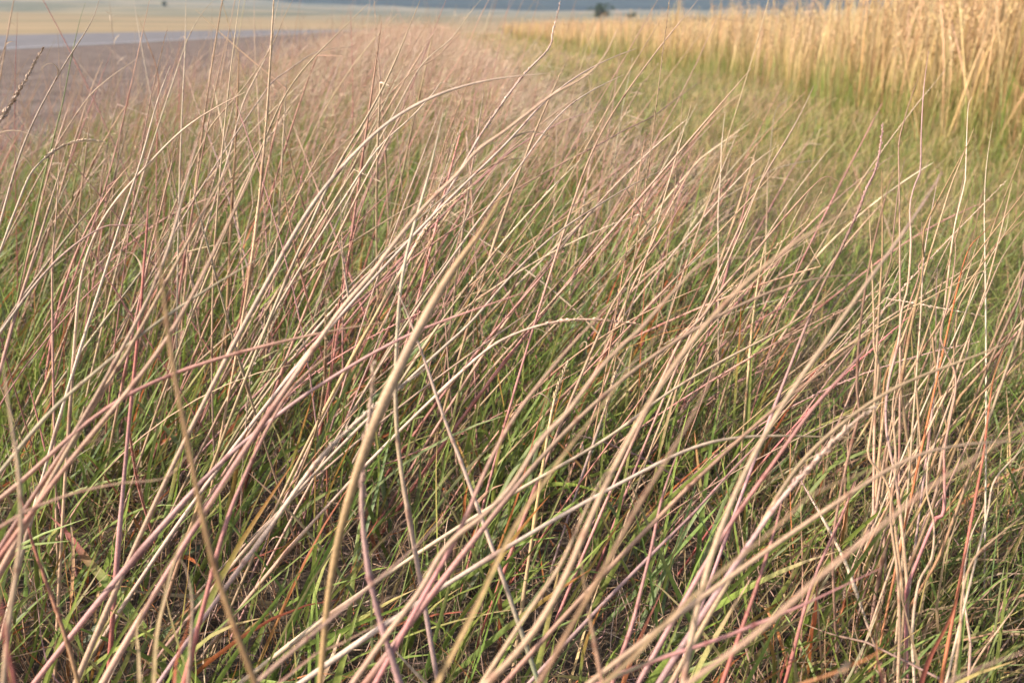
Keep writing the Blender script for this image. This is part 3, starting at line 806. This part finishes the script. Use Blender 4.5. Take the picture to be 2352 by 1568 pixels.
s|8|RRPP||1440,1470 1451,1443 1477,1343 1507,1236 1517,1176 1545,1090 1566,1040|red stalk standing steep between the pinkest stalk and the thick straw blade
s|9|RRRP||1712,1420 1728,1376 1755,1293 1781,1209 1800,1130|brick-red stalk standing steep left of the right clump
s|11|DMPPP|d0.55|1340,1585 1467,1529 1568,1493 1635,1476 1735,1433 1801,1409 1901,1363 1968,1329 2018,1306|blurred pink stalk lying low and nearly level near the bottom right
b|17|DGDD|d0.5|1370,1590 1401,1559 1467,1529 1568,1483 1620,1470|grey-green broad blade lying low along the bottom edge
s|14|SSSO|d0.45|1800,1585 1845,1568 1918,1543 2001,1506 2025,1490|thick tan stalk lying low in the bottom right before the clump
s|12|PSPS|d0.4|2130,1590 2168,1568 2235,1536 2352,1493 2370,1485|thick tan-pink stalk lying across the bottom right corner
b|12|OORB|d0.7|2032,1580 2028,1568 2015,1509 2013,1440 2018,1380|dark rust dry blade upright at the foot of the right clump
b|15|ORRO|d0.7|2110,1580 2135,1509 2185,1409 2210,1310 2221,1259|bright rust dry blade fanning up inside the right clump
s|6|PSWWW||1034,784 1084,745 1137,672 1201,605 1267,539 1351,485 1417,442 1487,402 1530,385|long cream stalk, evenly bowed, right of the upper golden blade
s|6|SSWWS|n|1060,850 1134,784 1184,762 1251,739 1317,729 1384,732 1467,742|pale seed stalk arched over level in the centre with a drooping point
s|5|SSSS||1070,820 1121,784 1167,752 1217,719 1274,702|thin straw stalk below the arched seed stalk in the centre
s|3|PMWWW|k|1277,900 1274,894 1264,834 1261,784 1251,719 1244,649 1221,629|thin white stem upright with its tip snapped to the left in the centre
s|3|PSS||1371,690 1381,592 1381,525|short thin straw stem upright above the arched seed stalk
s|3|SSWW|n|1318,620 1324,585 1334,509 1351,392 1362,330|thin rough white stem upright right of the long cream stalk
s|6|RRPSSP||1335,860 1371,775 1404,699 1451,625 1517,549 1547,492 1585,420|pink-orange stalk slanting steeply to the pinkish fringe of the verge
s|3|MMM||1392,820 1377,762 1354,682 1301,649 1277,638|thin mauve stem leaning left and bent flat at its top
s|4|ORPSS||790,1060 787,1017 788,900 787,775 789,625 786,525 783,440|thin stem upright behind the left side of the golden blade, orange at its foot
s|8|GGDWWW||1092,1150 1084,1134 1067,1077 1031,991 1004,917 984,851 961,791 935,720 911,669|stalk leaning left with a green foot and a white top right of the golden blade
s|4|MPPP||1100,1075 1097,1051 1094,984 1091,884 1086,791 1088,740|thin pink stem upright in the dark gap right of the left-leaning green one
b|10|OROR||1246,1030 1249,1004 1252,944 1256,874 1256,845|orange-red flat leaf standing upright behind the red-footed stalks
s|6|SSYW|n|1258,1000 1261,981 1274,917 1294,861 1307,827|short rough seed head standing just right of the orange-red leaf
s|5|MMMSS|n|1355,1040 1364,1014 1381,967 1394,931 1417,851 1451,791|grey seed stalk rising between the slanting pink stalks right of centre
b|8|GLL||477,1095 480,1077 490,951 497,851 500,795|bright green flat blade upright left of the rust-pink bowed stalk
b|14|GGOOR||200,1110 253,1081 300,1051 350,1027 400,1001 430,980|green blade with an orange edge slanting right above the folded pale blade
b|14|DDG|d0.8|-20,1115 0,1104 50,1067 100,1031 118,1020|pale grey-green blade entering from the left edge
b|14|GLLL||222,1380 227,1363 250,1293 277,1216 290,1176 300,1120|brightest green blade upright in the left foreground
b|20|GLLRR||370,1490 353,1473 300,1403 247,1336 200,1283 157,1226 110,1180|broad yellow-green blade leaning left with a red tip, crossing the brightest one
b|12|DDDG||358,1480 370,1463 433,1403 500,1319|pale blue-green blade slanting right over the dark hollow
b|12|GGGG||572,1525 577,1509 610,1436 653,1336 667,1286|green blade rising from the foot of the olive-brown stalk
b|9|GGGR||520,1349 600,1339 667,1329 707,1328|short green blade held level with a red tip
b|8|DDDD||417,1276 500,1236 567,1203 635,1186|thin pale green blade slanting behind the olive-brown stalk
b|10|GGLG||107,1453 143,1383 187,1316 233,1236|green blade slanting right in the left corner above the olive-brown stem
b|14|GGGL||1105,1420 1111,1406 1144,1349 1167,1303 1184,1236|folded green blade in front of the pink stalks at the bottom centre
b|16|GGGB||1064,1355 1074,1339 1097,1309 1121,1283 1161,1236|dark green blade slanting right of the red-footed stalks' base
b|12|DDG||1105,1235 1114,1219 1137,1186 1150,1160|short grey-green blade tip beside the red-footed stalks
b|12|LLL||972,1400 974,1389 976,1343 981,1286 980,1260|short bright lime blade upright at the foot of the red stalks
b|18|GGL|d0.8|795,1490 804,1459 821,1403 841,1356|broad green blade standing at the right of the golden blade's foot
b|10|GDG||950,1310 947,1293 941,1176 938,1110|upright dull green blade by the rough grey seed stalk
b|14|GLGL||1140,1425 1147,1406 1184,1363 1234,1299 1250,1270|fresh green blade between two blurred stalks at the bottom centre
b|12|DDDG||1146,1460 1157,1443 1204,1409 1267,1316|pale blue-green blade below the fresh green one at the bottom centre
b|16|GLL||1890,1450 1895,1429 1908,1393 1928,1319|bright green blade upright left of the right clump's foot
b|14|GLG||1805,1490 1815,1469 1868,1409 1905,1370|light green blade slanting at the lower right before the bright upright one
b|10|DGD||1786,1345 1788,1329 1801,1269 1806,1240|short pale green blade beside the brick-red stalk
b|9|GGG||1850,1290 1858,1273 1888,1236 1910,1200|small dark green blade slanting beyond the pale scaly left-leaning stem
b|10|GGDG||1236,1105 1231,1091 1211,1057 1174,1001 1160,975|green blade leaning left below the red-footed stalks' crossing
s|7|MMMN||1990,1474 1968,1469 1901,1453 1825,1424|grey bare stem lying nearly level at the lower right
s|6|SPWWM|n|2012,1490 2008,1479 1968,1366 1945,1296 1915,1236 1881,1176 1838,1101|pale scaly stem leaning left toward the right clump's foot
s|7|RRPP||1845,1410 1865,1339 1901,1256 1938,1179 1965,1104|red stem standing just behind the pale scaly left-leaning one
'''

def catmull(P, n):
    P = np.array(P, float)
    Q = np.vstack([2 * P[0] - P[1], P, 2 * P[-1] - P[-2]])
    out = []
    seg = len(P) - 1
    L = np.linalg.norm(np.diff(P, axis=0), axis=1)
    cum = np.concatenate([[0], np.cumsum(L)])
    for u in np.linspace(0, cum[-1], n):
        i = min(np.searchsorted(cum, u, side='right') - 1, seg - 1)
        t = (u - cum[i]) / max(L[i], 1e-6)
        p0, p1, p2, p3 = Q[i], Q[i + 1], Q[i + 2], Q[i + 3]
        out.append(0.5 * ((2 * p1) + (p2 - p0) * t + (2 * p0 - 5 * p1 + 4 * p2 - p3) * t * t + (3 * p1 - p0 - 3 * p2 + p3) * t ** 3))
    return np.array(out)

GROUPS = {'s': 'wind-bent stalks in the stand', 'b': 'flat grass blades in the foreground', 'w': 'wavy stems of the right clump'}
def rough(n, amp, step):
    """smooth random unevenness along a stem"""
    k = max(3, int(n / step))
    return 1 + amp * np.interp(np.linspace(0, 1, n), np.linspace(0, 1, k), rng.normal(size=k))

def plant(name, P, rad, cols, label, cat, group, blade=False, head=False, curl=False, sheath=None, jit=0.1, headspan=None, sides=7, rolled=False):
    """one stalk or blade as an object of its own; P runs from the ground to the tip"""
    n = len(P)
    s = np.concatenate([[0], np.cumsum(np.linalg.norm(np.diff(P, axis=0), axis=1))])
    length = s[-1]; s = s / s[-1]
    C = grad(cols, s) * rng.normal(1, jit) * (rng.normal(1, 0.035, 3) if not rolled else 1)
    C = (C * rough(n, 0.10, 2.0)[:, None]).clip(0.01, 0.8)
    simple = not (head or curl or sheath)
    root = None
    if not simple:
        root = bpy.data.objects.new(name, None)
        COL.objects.link(root)
        root.location = P[0]
        root.empty_display_size = 0.03
    if rolled:
        prof = np.interp(s, [0, .45, .62, .78, .9, 1], [.36, .42, .62, 1, .72, .12]) * rough(n, 0.04, 3)
        vfc = tubes(P[None], np.array([rad]), prof, C[None], 9)
        o = make_mesh(name, *vfc[:2], M_STALK, vfc[2])
    elif blade:
        prof = (0.55 + 0.75 * np.sin(np.pi * np.clip(s, 0, 1) ** 0.8) ** 0.8) * (1 - s ** 4) + 0.04
        prof = prof / prof.max()
        tw = rng.uniform(-0.5, 0.5) + rng.uniform(-0.8, 0.8) * s
        face = np.stack([0.35 * np.sin(tw), -np.cos(tw) * 0.9, 0.45 + 0 * s], -1)[None]
        vfc = ribbons(P[None], np.array([rad * 2]), prof * rough(n, 0.05, 3), C[None], 0.35, norm(face))
        o = make_mesh(name if simple else 'blade', *vfc[:2], M_LEAF, vfc[2], root)
    else:
        prof = np.interp(s, [0, 0.55, 0.9, 1], [1, 0.92, 0.52, 0.13]) * rough(n, 0.05, 1.5)
        # joints: a slight swelling with a darker ring, the stem a shade different beyond each
        for nu in np.sort(rng.uniform(0.12, 0.8, 3)):
            k = int(nu * n)
            prof[k] *= 1.32
            C[k] = C[k] * np.array([0.62, 0.5, 0.48])
            C[k + 1:] = C[k + 1:] * rng.normal(1, 0.09)
            P[k:] = P[k:] + (P[k:] - P[k]) @ np.zeros((3, 3)) + np.outer(np.linalg.norm(P[k:] - P[k], axis=1), rng.normal(0, 0.005, 3) * [1, 1, .3])
        if head:
            a0 = rng.uniform(0.5, 0.62)
            headspan = (a0, 0.99)
            prof = prof * np.where(s > a0, 1.3 + 0.25 * rng.uniform(-1, 1, n), 1)
        C = C.clip(0.01, 0.8)
        vfc = tubes(P[None], np.array([rad]), prof, C[None], sides)
        o = make_mesh(name if simple else 'stem', *vfc[:2], M_STALK, vfc[2], root)
    if head:
        a0, a1 = headspan or (rng.uniform(0.5, 0.62), 0.99)
        bb = Bag()
        per = int(length * (a1 - a0) / 0.0026) + 8
        bb.add(spikelets(P[None], a0, a1, per, np.array([0.0036 + rad * 0.9]), (C[None] * 0.98).clip(0, .8), 0.5))
        bb.build('seed_head', M_STALK, root)
    if sheath:
        m = (s < sheath)
        k = max(4, m.sum())
        Ps, Cs = P[:k], (C[:k] * np.interp(np.linspace(0, 1, k), [0, 1], [0.92, 1.12])[:, None]).clip(0, .8)
        pr = prof[:k] * np.interp(np.linspace(0, 1, k), [0, 0.92, 1], [1.22, 1.3, 1.06])
        vfc = tubes(Ps[None], np.array([rad]), pr, Cs[None], sides)
        make_mesh('leaf_sheath', *vfc[:2], M_STALK, vfc[2], root)
    if curl:
        i = int(n * (sheath or 0.7)) - 1 if not curl == 'tip' else n - 4
        p = P[i]; d = norm((P[i] - P[i - 1])[None])[0]
        side = norm(np.array([[rng.choice([-1, 1]) * 0.9, rng.normal() * .5, 0.2]]))[0]
        t = np.linspace(0, 1, 9)[:, None]
        Lc = rng.uniform(0.02, 0.05)
        Q = p + Lc * (d * t * 0.8 + side * t ** 1.6 * 0.9 + np.array([0, 0, -0.7]) * t ** 3)
        CC = grad('SW', t[:, 0])
        vfc = ribbons(Q[None], np.array([rad * 1.5]), np.linspace(1, .15, 9), CC[None], 0.5)
        make_mesh('dry_leaf', *vfc[:2], M_LEAF, vfc[2], root)
    return tag(o if simple else root, label, cat, group)

def extend_to_ground(P, step=0.02):
    """carry the foot of a stalk on below what the photograph shows, down to the soil"""
    d = norm((P[0] - P[2])[None])[0]
    if d[2] > -0.05: d = norm(np.array([[d[0], d[1], -0.15]]))[0]
    pre, p = [], P[0].copy()
    while p[2] > 0.0 and len(pre) < 90:
        d = norm((d + np.array([0, 0.0, -0.014]))[None])[0]
        p = p + d * step
        pre.append(p.copy())
    if pre: pre[-1][2] = min(pre[-1][2], 0)
    return np.vstack([np.array(pre[::-1]).reshape(-1, 3), P])

for line in TRACES.strip().splitlines():
    kind, w, cols, flags, pts, label = line.split('|')
    w = float(w)
    px = [tuple(map(float, q.split(','))) for q in pts.split()]
    n = 64
    C2 = catmull(px, n)
    if 'd' in flags:
        d = float(flags[flags.index('d') + 1:].split('k')[0])
    elif kind == 'b':
        d = min(ground_depth(*px[0]), 2.2)
    else:
        d = 5.6 / w
    dmax = min(ground_depth(x, y) for x, y in px) * 0.985
    d = min(d, dmax)
    if kind == 's' and w >= 5 and not any(k in label for k in ('kink', 'snap', 'bent', 'broken', 'turned')):
        kern = np.exp(-0.5 * (np.arange(-14, 15) / 5.5) ** 2); kern /= kern.sum()
        pad = np.vstack([2 * C2[0] - C2[14:0:-1], C2, 2 * C2[-1] - C2[-2:-16:-1]])
        C2 = np.stack([np.convolve(pad[:, k], kern, 'valid') for k in (0, 1)], -1)
    u = np.linspace(0, 1, n)
    ph = rng.uniform(0, 6.28)
    drift = d * (1 + rng.uniform(-0.05, 0.09) * u ** 1.3 + 0.002 * np.sin(ph + 5 * u))
    P = np.array([at(x, y, dd) for (x, y), dd in zip(C2, drift)])
    P[:, 2] = np.maximum(P[:, 2], 0.003)
    rad = w * 0.5 * d / FD * (np.interp(w, [4, 8, 20], [1.12, 1.5, 1.4]) if kind == 's' else 1.1 if kind == 'w' else 1.25)
    if kind == 'b' and P[0, 2] < 0.05 * 1 or P[0, 2] < 0.01:
        P[0, 2] = 0
    else:
        P = extend_to_ground(P)
    nm = {'s': 'grass_stalk', 'b': 'grass_shoot', 'w': 'dry_stem'}[kind]
    ct = {'s': 'grass stalk', 'b': 'grass blade', 'w': 'dry stem'}[kind]
    nvis = len(P)
    sh = rng.uniform(0.35, 0.6) if (kind != 'b' and w >= 6 and rng.uniform() < 0.75) else None
    plant(nm, P, rad, cols, label, ct, GROUPS[kind], kind == 'b', 'n' in flags, ('k' in flags) or (kind == 's' and rng.uniform() < .22), sh, 0.06, rolled='t' in flags)

# ---- more stalks of the near stand, each an object of its own -------------
def near_stalks(N, y0, y1, xl, xr, Lm, palettes, ang, bend, tell, wgt=None):
    q = sample(N, y0, y1, xl, xr)
    L = rng.normal(Lm, .10, N).clip(.25, .72)
    az, lean, bd = stalk_params(N, ang, bend, 18)
    kp = np.where(rng.uniform(size=N) < 0.18, rng.uniform(0.75, 0.93, N), 2.0)
    P = lines(q, L, az, lean, bd, 44, 1.3, 0.03, (kp, R(1) * rng.normal(0, 60, N)))
    for i in range(N):
        pal = palettes[int(rng.integers(len(palettes)))]
        head = rng.uniform() < 0.55
        kinked = kp[i] < 1
        lab, grp = tell(pal, head, kinked)
        plant('grass_stalk', P[i], rng.uniform(.0011, .00185), pal, lab, 'grass stalk', grp, head=head,
              sheath=rng.uniform(.35, .6) if rng.uniform() < .35 else None, curl=rng.uniform() < .12, jit=.12, sides=6)

def teller(place):
    def f(pal, head, kinked):
        tone = {'R': 'red-footed', 'P': 'pinkish', 'M': 'mauve-footed', 'B': 'brownish', 'G': 'green-footed', 'S': 'plain straw'}[pal[0]]
        if kinked: lab = f'{tone} thin stalk with a snapped tip {place}'
        elif head: lab = f'{tone} stalk with a rough seed head {place}'
        else: lab = f'{tone} smooth thin stalk {place}'
        return lab, lab.replace('stalk', 'stalks', 1)
    return f
NEARPAL = ['PSS', 'PSW', 'RPSS', 'MSWW', 'BSS', 'GPS', 'SSW', 'RPP', 'GSW', 'MPP', 'PSWW', 'RPSW']
near_stalks(44, 1.0, 1.9, lambda y: -0.55 * y - .15, lambda y: -0.22 * y, .52, NEARPAL, (25, 11), (12, 12), teller('in the dense stand below the gravel'))
near_stalks(26, 1.05, 2.0, lambda y: -0.24 * y, lambda y: 0.06 * y, .50, NEARPAL, (28, 11), (12, 12), teller('in mid stand behind the golden blade'))
near_stalks(30, 1.1, 2.1, lambda y: 0.04 * y, lambda y: 0.26 * y, .44, NEARPAL, (28, 12), (14, 12), teller('in the stand beside the green verge'))

near_stalks(34, 1.0, 1.75, lambda y: -0.40 * y, lambda y: -0.05 * y, .62, ['PSS', 'PSW', 'SSW', 'BSS', 'MSW', 'RPS'], (22, 10), (14, 12), teller('rising tall before the purple plumes'))
near_stalks(22, 1.3, 2.2, lambda y: -0.58 * y, lambda y: -0.36 * y, .52, ['PSS', 'GSW', 'GGS', 'BSS', 'RPS'], (14, 11), (14, 12), teller('standing against the gravel at the stand edge'))

# ---- more wavy stems in the clump at the right ----------------------------
def wavy(N, y0, y1, u0, u1, Lm, place, rad):
    for i in range(N):
        y = rng.uniform(y0, y1)
        x = y * rng.uniform(u0, u1)
        L = float(np.clip(rng.normal(Lm, .12), .2, .54))
        K = 44
        s = np.linspace(0, 1, K)
        P = np.zeros((K, 3))
        th = R(rng.normal(3, 5)) + R(rng.normal(12, 11)) * s ** 1.4
        z = np.cumsum(np.cos(th)) * L / K; z -= z[0]
        xx = np.cumsum(np.sin(th)) * L / K
        nk = int(rng.integers(4, 8))
        ks = np.sort(np.concatenate([[0, 1], rng.uniform(.05, .95, nk)]))
        off = np.cumsum(np.concatenate([[0], rng.normal(0, .16, nk + 1) * np.diff(ks)])) * L
        xx = xx + np.interp(s, ks, off) * 1.3
        P[:, 0] = x + xx - xx[0]; P[:, 1] = y + .05 * rng.normal() * s + .008 * np.sin(6 * s + i); P[:, 2] = z
        pal = ['PSB', 'MSB', 'SSS', 'SBM', 'OSS', 'BSB'][int(rng.integers(6))]
        tone = {'P': 'pink-footed', 'M': 'greyish', 'S': 'plain tan', 'R': 'red-footed', 'O': 'rusty-footed', 'B': 'brown-footed'}[pal[0]]
        lab = f'{tone} wavy thin stem {place}'
        plant('dry_stem', P, rng.uniform(rad * .75, rad * 1.25), pal, lab, 'dry stem', lab.replace('stem', 'stems', 1), jit=.12, sides=6,
              sheath=rng.uniform(.3, .5) if rng.uniform() < .3 else None)
wavy(18, .82, .98, .365, .43, .50, 'in the tight clump at the lower right', .0013)
wavy(10, .95, 1.7, .40, .56, .45, 'standing loose in the green right of the clump', .0012)
wavy(6, .85, 1.25, .33, .40, .42, 'leaning out of the left side of the right clump', .0012)
